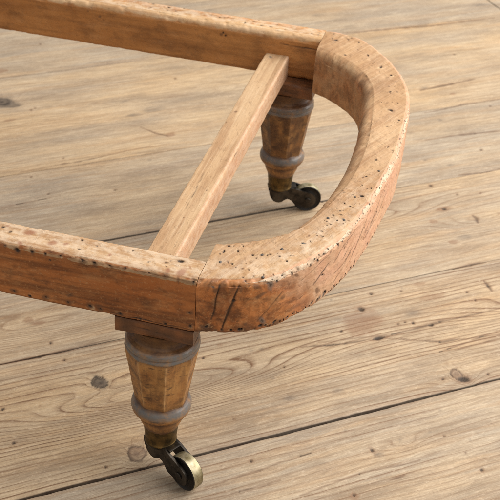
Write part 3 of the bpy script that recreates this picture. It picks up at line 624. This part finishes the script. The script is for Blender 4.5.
# torn canvas left along the outer top arris -----------------------------
def build_strip():
    cols = np.where((CR_[0] == 11))[0]; c0 = cols[0]-3; c1 = cols[-1]+2
    use = np.arange(c0, c1+1)
    i0 = int(np.argmax(outer[:, 0] > .036)); i1 = int(np.argmax(so > LC*.665))
    ii = np.arange(i0, i1)
    P = CP[ii][:, use]; Nn = CN[ii][:, use]; S = CS[ii][:, use]
    n, m = P.shape[:2]
    across = np.linspace(-1, 1, m)[None, :]
    q = np.stack([S*0+so[ii][:, None]*180, np.zeros((n, m)), np.zeros((n, m))], -1)
    ta = .34+.50*fbm(q*.5, 3, 51)[:, :1]+.12*fbm(q*3, 2, 52)[:, :1]
    tb = .26+.50*fbm(q*.5+9, 3, 53)[:, :1]+.14*fbm(q*3+5, 2, 54)[:, :1]
    fade = np.clip(np.minimum((so[ii]-so[i0])/.03, (so[i1-1]-so[ii])/.02), .05, 1)[:, None]
    lo = -np.clip(ta, .1, 1)*fade; hi = np.clip(tb, .1, 1)*fade
    tgt = lo+(hi-lo)*(across+1)/2
    # resample each station across the band
    X = np.empty_like(P); XN = np.empty_like(P)
    for k in range(n):
        for c in range(3):
            X[k, :, c] = np.interp(tgt[k], across[0], P[k, :, c]); XN[k, :, c] = np.interp(tgt[k], across[0], Nn[k, :, c])
    lift = .0002+.00018*fbm(X*220, 2, 55)+.0003*np.abs(across)**4*fbm(X*400, 2, 56)
    topv = X+XN*np.clip(lift, .0002, 1)[..., None]; bot = X-XN*.0006
    ring = np.concatenate([topv, bot[:, ::-1]], 1); mm = 2*m
    idx = np.arange(n*mm).reshape(n, mm); j = np.roll(idx, -1, 1)
    F = np.stack([idx[:-1], j[:-1], j[1:], idx[1:]], -1).reshape(-1, 4)
    verts = list(ring.reshape(-1, 3)); faces = [tuple(f) for f in F]+[tuple(idx[0]), tuple(idx[-1])]
    V0 = np.array(verts); dark = np.zeros(len(V0)); s = so[i0]+.004
    Srep = np.repeat(so[ii][:, None], mm, 1).ravel()
    hm = []
    while s < so[i1-1]:
        k = int(np.searchsorted(so[ii], s)); k = min(k, n-1)
        c = topv[k, random.randint(m//3, 2*m//3)]; hm.append((*c, random.uniform(.0008, .0014), 'd')); s += random.uniform(.004, .011)
    lay, dent = mark_layers(V0, hm, 57); dark = lay['dark']
    gc = np.stack([Srep, V0[:, 0], V0[:, 2]], -1)
    extra = []
    # loose threads
    for k in range(26):
        a = random.randint(0, n-1) if k < 18 else random.randint(int(n*.86), n-1)
        side = random.choice((0, m-1)); p = topv[a, side].copy()
        along = topv[min(a+4, n-1), side]-topv[max(a-4, 0), side]; along = along/np.linalg.norm(along)
        nn = XN[a, side]; L = random.uniform(.0015, .004) if k < 18 else random.uniform(.003, .006)
        d = along*random.uniform(-1, 1)+nn*random.uniform(.15, .9)+np.array((0, 0, random.uniform(-.7, .5)))
        d = d/np.linalg.norm(d); r = random.uniform(.00012, .0002); prev = None; bend = np.array([random.uniform(-1, 1) for _ in range(3)])*.8
        for q in range(5):
            t = q/4; c = p+d*L*t+bend*L*t*t*.5; u_ = np.cross(d, (0, 0, 1.)); u_ = u_/(np.linalg.norm(u_)+1e-9); w_ = np.cross(d, u_)
            b0 = len(verts)
            for h_ in range(3):
                an = h_*2.094; verts.append(c+(u_*math.cos(an)+w_*math.sin(an))*r*(1-.5*t)); extra.append(0)
            if prev is not None:
                for h_ in range(3): faces.append((prev+h_, prev+(h_+1) % 3, b0+(h_+1) % 3, b0+h_))
            prev = b0
    ne = len(extra)
    dark = np.concatenate([dark, np.zeros(ne)]); gc = np.vstack([gc, np.array(verts[len(V0):])])
    return mesh_obj('canvas_remnant', verts, faces, M_cloth, curve, {'dark': dark, 'gc': gc})
strip = build_strip()

# rusty tack stubs still in the rounded rail ---------------------------------
def tack_mesh():
    v = []; f = []; prof = [(.0009, -.0012), (.0013, .0001), (.0011, .0004), (.0006, .00055)]
    for r, z in prof:
        for k in range(10):
            a = k*math.tau/10; v.append((r*math.cos(a)*(1+.12*math.sin(3*a)), r*math.sin(a), z))
    for i in range(3):
        for k in range(10): f.append((i*10+k, i*10+(k+1) % 10, (i+1)*10+(k+1) % 10, (i+1)*10+k))
    f.append(tuple(range(30, 40)))
    me = bpy.data.meshes.new('tack'); me.from_pydata(v, [], f); me.materials.append(M_tack)
    me.polygons.foreach_set('use_smooth', np.ones(len(f), bool)); return me
TM = tack_mesh()
tp = [(x, y) for x, y, r, t in CURVE_MARKS if t == 'g']
for x, y in tp:
    o = bpy.data.objects.new('tack', TM); link(o, curve); o.location = (x, y, TOP-.0001); o.rotation_euler = (random.uniform(-.25, .25), random.uniform(-.25, .25), random.uniform(0, 6))

xe = np.linspace(RT+.0002, WID-RT-.0002, 90)
sweep('end_rail', np.stack([np.full_like(xe, FAR), xe], -1), np.stack([np.full_like(xe, FAR+RT), xe], -1), RH, lambda i: (.0016, .0022, .0012, .0015), M_wood, stool, (), (), n_side=20, n_flat=12, seed=51, painter=paint_rail(True))
# cross bar ------------------------------------------------------------------
ys = np.linspace(RT-.004, WID-RT+.004, 420)
outer_b = np.stack([np.full_like(ys, -.0344), ys], -1); inner_b = np.stack([np.full_like(ys, -.0606), ys], -1)
zt = TOP-.0253
def paint_bar(at, P, R, S, pr, nf):
    n = fbm(P*60, 3, 61)
    at['pink'][:] = np.where((R == 0) | (R == 11), .45+.3*n, 0); at['white'][:] = np.where(R == 11, .5, np.where(R == 0, .55, .05))
    at['varn'][:] = np.clip(.5*n-.12, 0, 1)*(R == 1)
    # end grain darkened where it meets the rails
    at['brown'][:] = np.maximum(at['brown'], .35*sstep(WID-RT-.02, WID-RT, P[:, 1])*np.clip(.5+n, 0, 1))
bm = [(-.0365, .262, zt-.002, .0024, 'b'), (-.0362, .255, zt-.003, .0016, 'd'), (-.0555, .325, zt, .003, 'b'), (-.0585, .30, zt, .0016, 'b'), (-.036, .205, zt-.004, .0013, 'b'), (-.047, .12, zt, .001, 'b'), (-.041, .17, zt, .0009, 'd'), (-.050, .21, zt, .0009, 'b'), (-.053, .462, zt, .003, 'g'), (-.0480, .35, zt, .0011, 'b')]
bc = [((-.0352, .285, zt-.002), (-.0352, .23, zt-.004), .0005), ((-.0588, .34, zt-.001), (-.0588, .27, zt-.001), .0004), ((-.052, .2, zt), (-.049, .13, zt), .0003)]
bar, *_ = sweep('cross_bar', outer_b, inner_b, .0262, lambda i: (.0012, .0018, .0009, .0012), M_bar, stool, bm, bc, n_side=24, n_flat=24, disp=.0003, seed=37, painter=paint_bar, ztop=zt, wear=.35)

# legs --------------------------------------------------------------------------
def block_mesh():
    # bevelled rectangular pad between the rail and the turning, centred on the leg axis
    w, d, h = .0655, .0485, .0145; NB = 14
    V = []; F = []
    xs_ = np.linspace(-w/2, w/2, 40); o2 = np.stack([xs_, np.full_like(xs_, -d/2)], -1); i2 = np.stack([xs_, np.full_like(xs_, d/2)], -1)
    return o2, i2, h
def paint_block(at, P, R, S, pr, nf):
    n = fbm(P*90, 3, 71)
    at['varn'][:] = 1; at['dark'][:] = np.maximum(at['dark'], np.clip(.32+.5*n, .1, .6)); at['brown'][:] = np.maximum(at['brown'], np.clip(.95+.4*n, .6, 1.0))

LEGP = [  # z, radius, octagon blend, grey coat, dark: grime, plus painted-in shade of the block at the neck
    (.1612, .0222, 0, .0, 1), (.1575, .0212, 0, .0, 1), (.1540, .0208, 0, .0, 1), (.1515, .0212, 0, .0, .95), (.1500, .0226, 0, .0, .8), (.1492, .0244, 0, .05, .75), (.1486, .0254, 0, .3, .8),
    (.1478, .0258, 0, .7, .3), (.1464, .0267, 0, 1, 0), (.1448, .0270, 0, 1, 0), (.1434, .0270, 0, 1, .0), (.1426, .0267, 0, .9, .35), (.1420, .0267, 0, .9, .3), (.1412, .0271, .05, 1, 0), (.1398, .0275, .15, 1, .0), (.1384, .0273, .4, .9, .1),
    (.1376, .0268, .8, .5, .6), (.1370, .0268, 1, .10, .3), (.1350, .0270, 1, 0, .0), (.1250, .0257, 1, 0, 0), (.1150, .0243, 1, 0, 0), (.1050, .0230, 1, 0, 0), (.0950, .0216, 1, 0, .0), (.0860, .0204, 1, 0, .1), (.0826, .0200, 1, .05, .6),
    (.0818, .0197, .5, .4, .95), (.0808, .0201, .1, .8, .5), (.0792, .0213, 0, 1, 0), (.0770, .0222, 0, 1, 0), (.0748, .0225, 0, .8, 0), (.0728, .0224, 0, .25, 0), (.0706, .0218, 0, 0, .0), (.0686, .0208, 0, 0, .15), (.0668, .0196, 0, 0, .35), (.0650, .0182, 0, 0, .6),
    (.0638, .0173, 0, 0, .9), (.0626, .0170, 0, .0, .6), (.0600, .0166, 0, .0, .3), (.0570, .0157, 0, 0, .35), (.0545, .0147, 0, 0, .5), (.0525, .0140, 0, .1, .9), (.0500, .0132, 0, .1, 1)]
def lathe(prof, seg=144, cap=True, octf=None):
    V = []; n = len(prof); th = np.arange(seg)*math.tau/seg
    oc = math.cos(math.pi/8)/np.cos(np.mod(th+math.pi/8*0, math.pi/4)-math.pi/8)
    for p in prof:
        b = p[2] if octf else 0
        r = p[1]*((1-b)+b*oc)
        V.append(np.stack([r*np.cos(th+(math.pi/8 if octf else 0)), r*np.sin(th+(math.pi/8 if octf else 0)), np.full(seg, p[0])], -1))
    V = np.concatenate(V); idx = np.arange(n*seg).reshape(n, seg); j = np.roll(idx, -1, 1)
    F = np.stack([idx[:-1], idx[1:], j[1:], j[:-1]], -1).reshape(-1, 4)
    faces = [tuple(f) for f in F]
    if cap: faces += [tuple(idx[0]), tuple(idx[-1][::-1])]
    return V, faces
def refine(prof, k=3):
    p = np.array(prof, float); t = np.arange(len(p)); q = np.linspace(0, len(p)-1, (len(p)-1)*k+1)
    return np.stack([np.interp(q, t, p[:, c]) for c in range(p.shape[1])], -1)

def poly_extrude(pts, y0, y1):
    """closed polygon in (t,z) extruded along the axle"""
    n = len(pts); V = [(t, y0, z) for t, z in pts]+[(t, y1, z) for t, z in pts]
    F = [tuple(range(n)), tuple(range(2*n-1, n-1, -1))]+[(i, i+n, (i+1) % n+n, (i+1) % n) for i in range(n)]
    return V, F
def join(parts):
    V = []; F = []
    for v, f in parts:
        b = len(V); V += [tuple(x) for x in v]; F += [tuple(i+b for i in q) for q in f]
    return V, F
TRAIL, WZ, WR = .0335, .0169, .0169
def fork_parts():
    # scroll-shaped cheek: heel below the ferrule, arch, round eye at the axle
    def smooth(pts, n=5):
        p = np.array(pts); out = []
        N_ = len(p)
        for i in range(N_):
            a, b, c, d = p[i-1], p[i], p[(i+1) % N_], p[(i+2) % N_]
            for t in np.linspace(0, 1, n, endpoint=False):
                out.append(tuple(.5*((2*b)+(-a+c)*t+(2*a-5*b+4*c-d)*t*t+(-a+3*b-3*c+d)*t**3)))
        return out
    eye = [(TRAIL+.0098*math.cos(a), WZ+.0098*math.sin(a)) for a in np.radians([75, 40, 5, -30, -65, -100, -130])]
    cheek = smooth([(-.0112, .0333), (-.0126, .0300), (-.0124, .0255), (-.0100, .0200), (-.0066, .0160), (-.0020, .0142), (.0024, .0150), (.0056, .0176), (.0096, .0190), (.0140, .0166), (.0190, .0112), ]+eye[::-1]+[(.0280, .0288), (.0195, .0320), (.0130, .0334), (.0, .0336)])
    top = smooth([(-.0128, .0328), (-.0124, .0268), (-.0096, .0202), (-.0062, .0166), (-.0016, .0150), (.0024, .0158), (.0056, .0190), (.0106, .0225), (.0160, .0280), (.0196, .0334), (.0110, .0330), (0, .0335)])
    parts = [poly_extrude(cheek, -.0086, -.0062), poly_extrude(cheek, .0062, .0086), poly_extrude(top, -.0064, .0064)]
    pv, pf = lathe([(-.0100, .0028), (-.0094, .0036), (.0094, .0036), (.0100, .0028)], 20)
    pv = np.stack([pv[:, 0]+TRAIL, pv[:, 2], pv[:, 1]+WZ], -1); parts.append((pv, [q[::-1] for q in pf]))
    pl, pf2 = lathe([(.0300, .0134), (.0318, .0140), (.0334, .0138)], 48); parts.append((pl, [q[::-1] for q in pf2]))
    return join(parts)
def wheel_parts():
    prof = [(-.0048, .0166), (-.0028, .0168), (0, .0169), (.0028, .0168), (.0048, .0166)]
    v, f = lathe(prof, 72, cap=False); v = np.stack([v[:, 0]+TRAIL, v[:, 2], v[:, 1]+WZ], -1)
    side = []
    for sg in (-1, 1):
        vv, ff = lathe([(sg*.0048, .0166), (sg*.0054, .0160), (sg*.0047, .0150), (sg*.0038, .0138), (sg*.0036, .0095), (sg*.0046, .0080), (sg*.0056, .0070), (sg*.0058, .0020)], 72, cap=False)
        last = len(vv)-72; ff = ff+[tuple(range(last, len(vv)))]
        side.append((np.stack([vv[:, 0]+TRAIL, vv[:, 2], vv[:, 1]+WZ], -1), ff))
    return (v, f), join(side)
def recalc(o):
    import bmesh
    b = bmesh.new(); b.from_mesh(o.data); bmesh.ops.recalc_face_normals(b, faces=b.faces); b.to_mesh(o.data); b.free()

def make_leg(x, y, heading, spin, front):
    root_v = refine([(z, r*1.15, o_, g_, d_) for z, r, o_, g_, d_ in LEGP], 3)
    V, F = lathe([(p[0], p[1], p[2]) for p in root_v], 160, True, True)
    d = .00028*fbm(V*110+x*50+y*70, 3, 91)+.00012*fbm(V*420+y*10, 2, 92)
    rad_ = np.hypot(V[:, 0], V[:, 1])+1e-9
    V[:, 0] *= 1+d/rad_; V[:, 1] *= 1+d/rad_
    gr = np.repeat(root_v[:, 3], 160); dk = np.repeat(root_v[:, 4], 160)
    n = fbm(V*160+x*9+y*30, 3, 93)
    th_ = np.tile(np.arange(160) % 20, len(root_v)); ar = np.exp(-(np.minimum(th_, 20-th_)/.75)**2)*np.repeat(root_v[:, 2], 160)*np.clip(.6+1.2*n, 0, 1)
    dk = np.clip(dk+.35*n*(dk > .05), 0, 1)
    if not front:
        zz = V[:, 2]; dk = np.maximum(dk, np.clip(.66+1.0*n, .1, 1)*sstep(.055, .085, zz)*(gr < .6)); ar = ar*.4; dk = np.maximum(dk, .35*(gr > .6)*np.clip(.5+n, 0, 1))  # rear legs: shade beneath the frame painted in as darker wood
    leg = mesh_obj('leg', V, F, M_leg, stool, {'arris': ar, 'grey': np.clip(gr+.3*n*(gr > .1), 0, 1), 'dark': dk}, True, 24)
    recalc(leg); leg.location = (x, y, 0); leg.rotation_euler = (0, 0, spin)
    o2, i2, h = block_mesh()
    if not front: o2, i2 = i2, o2
    def rz(p, a): return np.stack([p[:, 0]*math.cos(a)-p[:, 1]*math.sin(a), p[:, 0]*math.sin(a)+p[:, 1]*math.cos(a)], -1)
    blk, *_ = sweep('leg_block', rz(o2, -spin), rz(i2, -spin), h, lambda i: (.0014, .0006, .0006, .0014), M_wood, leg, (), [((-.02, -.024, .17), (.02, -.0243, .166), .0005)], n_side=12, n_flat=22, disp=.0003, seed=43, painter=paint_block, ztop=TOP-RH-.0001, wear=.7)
    fv, ff = lathe(refine([(z_, r_*1.15) for z_, r_ in [(.0318, .0117), (.0322, .0121), (.0335, .0121), (.0342, .0117), (.0420, .0124), (.0495, .0131), (.0508, .0135), (.0516, .0133), (.0518, .0128)]], 2), 72)
    fer = mesh_obj('brass_ferrule', fv, ff, M_ferr, leg, None, True, 40); recalc(fer)
    a = heading-spin
    v, f = fork_parts(); fk = mesh_obj('caster_fork', v, f, M_iron, leg, None, True, 35); recalc(fk); fk.rotation_euler = (0, 0, a)
    (v, f), (v2, f2) = wheel_parts()
    nv = len(v)
    me = bpy.data.meshes.new('caster_wheel'); allv = [tuple(q) for q in v]+[tuple(q) for q in v2]; allf = [tuple(q) for q in f]+[tuple(i+nv for i in q) for q in f2]
    me.from_pydata(allv, [], allf); me.materials.append(M_brass); me.materials.append(M_black)
    me.polygons.foreach_set('material_index', np.array([0]*len(f)+[1]*len(f2), np.int32)); me.polygons.foreach_set('use_smooth', np.ones(len(allf), bool))
    me.set_sharp_from_angle(angle=math.radians(40))
    w = bpy.data.objects.new('caster_wheel', me); link(w, leg); recalc(w); w.rotation_euler = (0, 0, a)
    return leg
make_leg(LEGX, LEGY, math.radians(-31), 0, True)
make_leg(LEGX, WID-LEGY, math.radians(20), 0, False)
make_leg(FAR-LEGX, LEGY, math.radians(-140), 0, True)
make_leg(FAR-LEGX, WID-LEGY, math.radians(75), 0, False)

# ------------------------------------------------------------------ light: a big soft window to the right and bounced room light
def area(name, loc, target, sx, sy, power, col):
    l = bpy.data.lights.new(name, 'AREA'); l.shape = 'RECTANGLE'; l.size = sx; l.size_y = sy; l.energy = power; l.color = col
    o = bpy.data.objects.new(name, l); link(o); o.location = loc
    o.rotation_euler = (Vector(target)-Vector(loc)).to_track_quat('-Z', 'Y').to_euler()
area('window_light', (1.45, .95, 1.75), (.05, .30, .1), 2.7, 2.7, KEY, (1, .97, .925))
w = bpy.data.worlds.new('World'); scene.world = w; w.use_nodes = True
bg = w.node_tree.nodes['Background']; bg.inputs[0].default_value = (1, .97, .93, 1); bg.inputs[1].default_value = AMB

# ------------------------------------------------------------------ camera
cam = bpy.data.cameras.new('camera'); co = bpy.data.objects.new('camera', cam); link(co)
Rv = Vector((0.96646124, 0.25069922, 0.05570069)); Uv = Vector((-0.18585091, 0.53307818, 0.82540117)); Fv = Vector((-0.17723461, 0.80807027, -0.56179208))
Mx = Matrix((Rv, Uv, -Fv)).transposed().to_4x4(); Mx.translation = Vector((.19657138, -.71469866, .53490404+.22583))
co.matrix_world = Mx
cam.sensor_width = 36; cam.lens = 2.395463495521355*36; cam.clip_start = .02; cam.clip_end = 60
cam.dof.use_dof = True; cam.dof.focus_distance = .98; cam.dof.aperture_fstop = 24
scene.camera = co
scene.render.engine = "CYCLES"
scene.cycles.use_denoising = False
scene.cycles.filter_width = 1.15
scene.cycles.adaptive_threshold = .008
scene.view_settings.view_transform = 'Standard'; scene.view_settings.look = 'None'; scene.view_settings.exposure = EXPO; scene.view_settings.gamma = 1
scene.render.resolution_x = 1024; scene.render.resolution_y = 1024
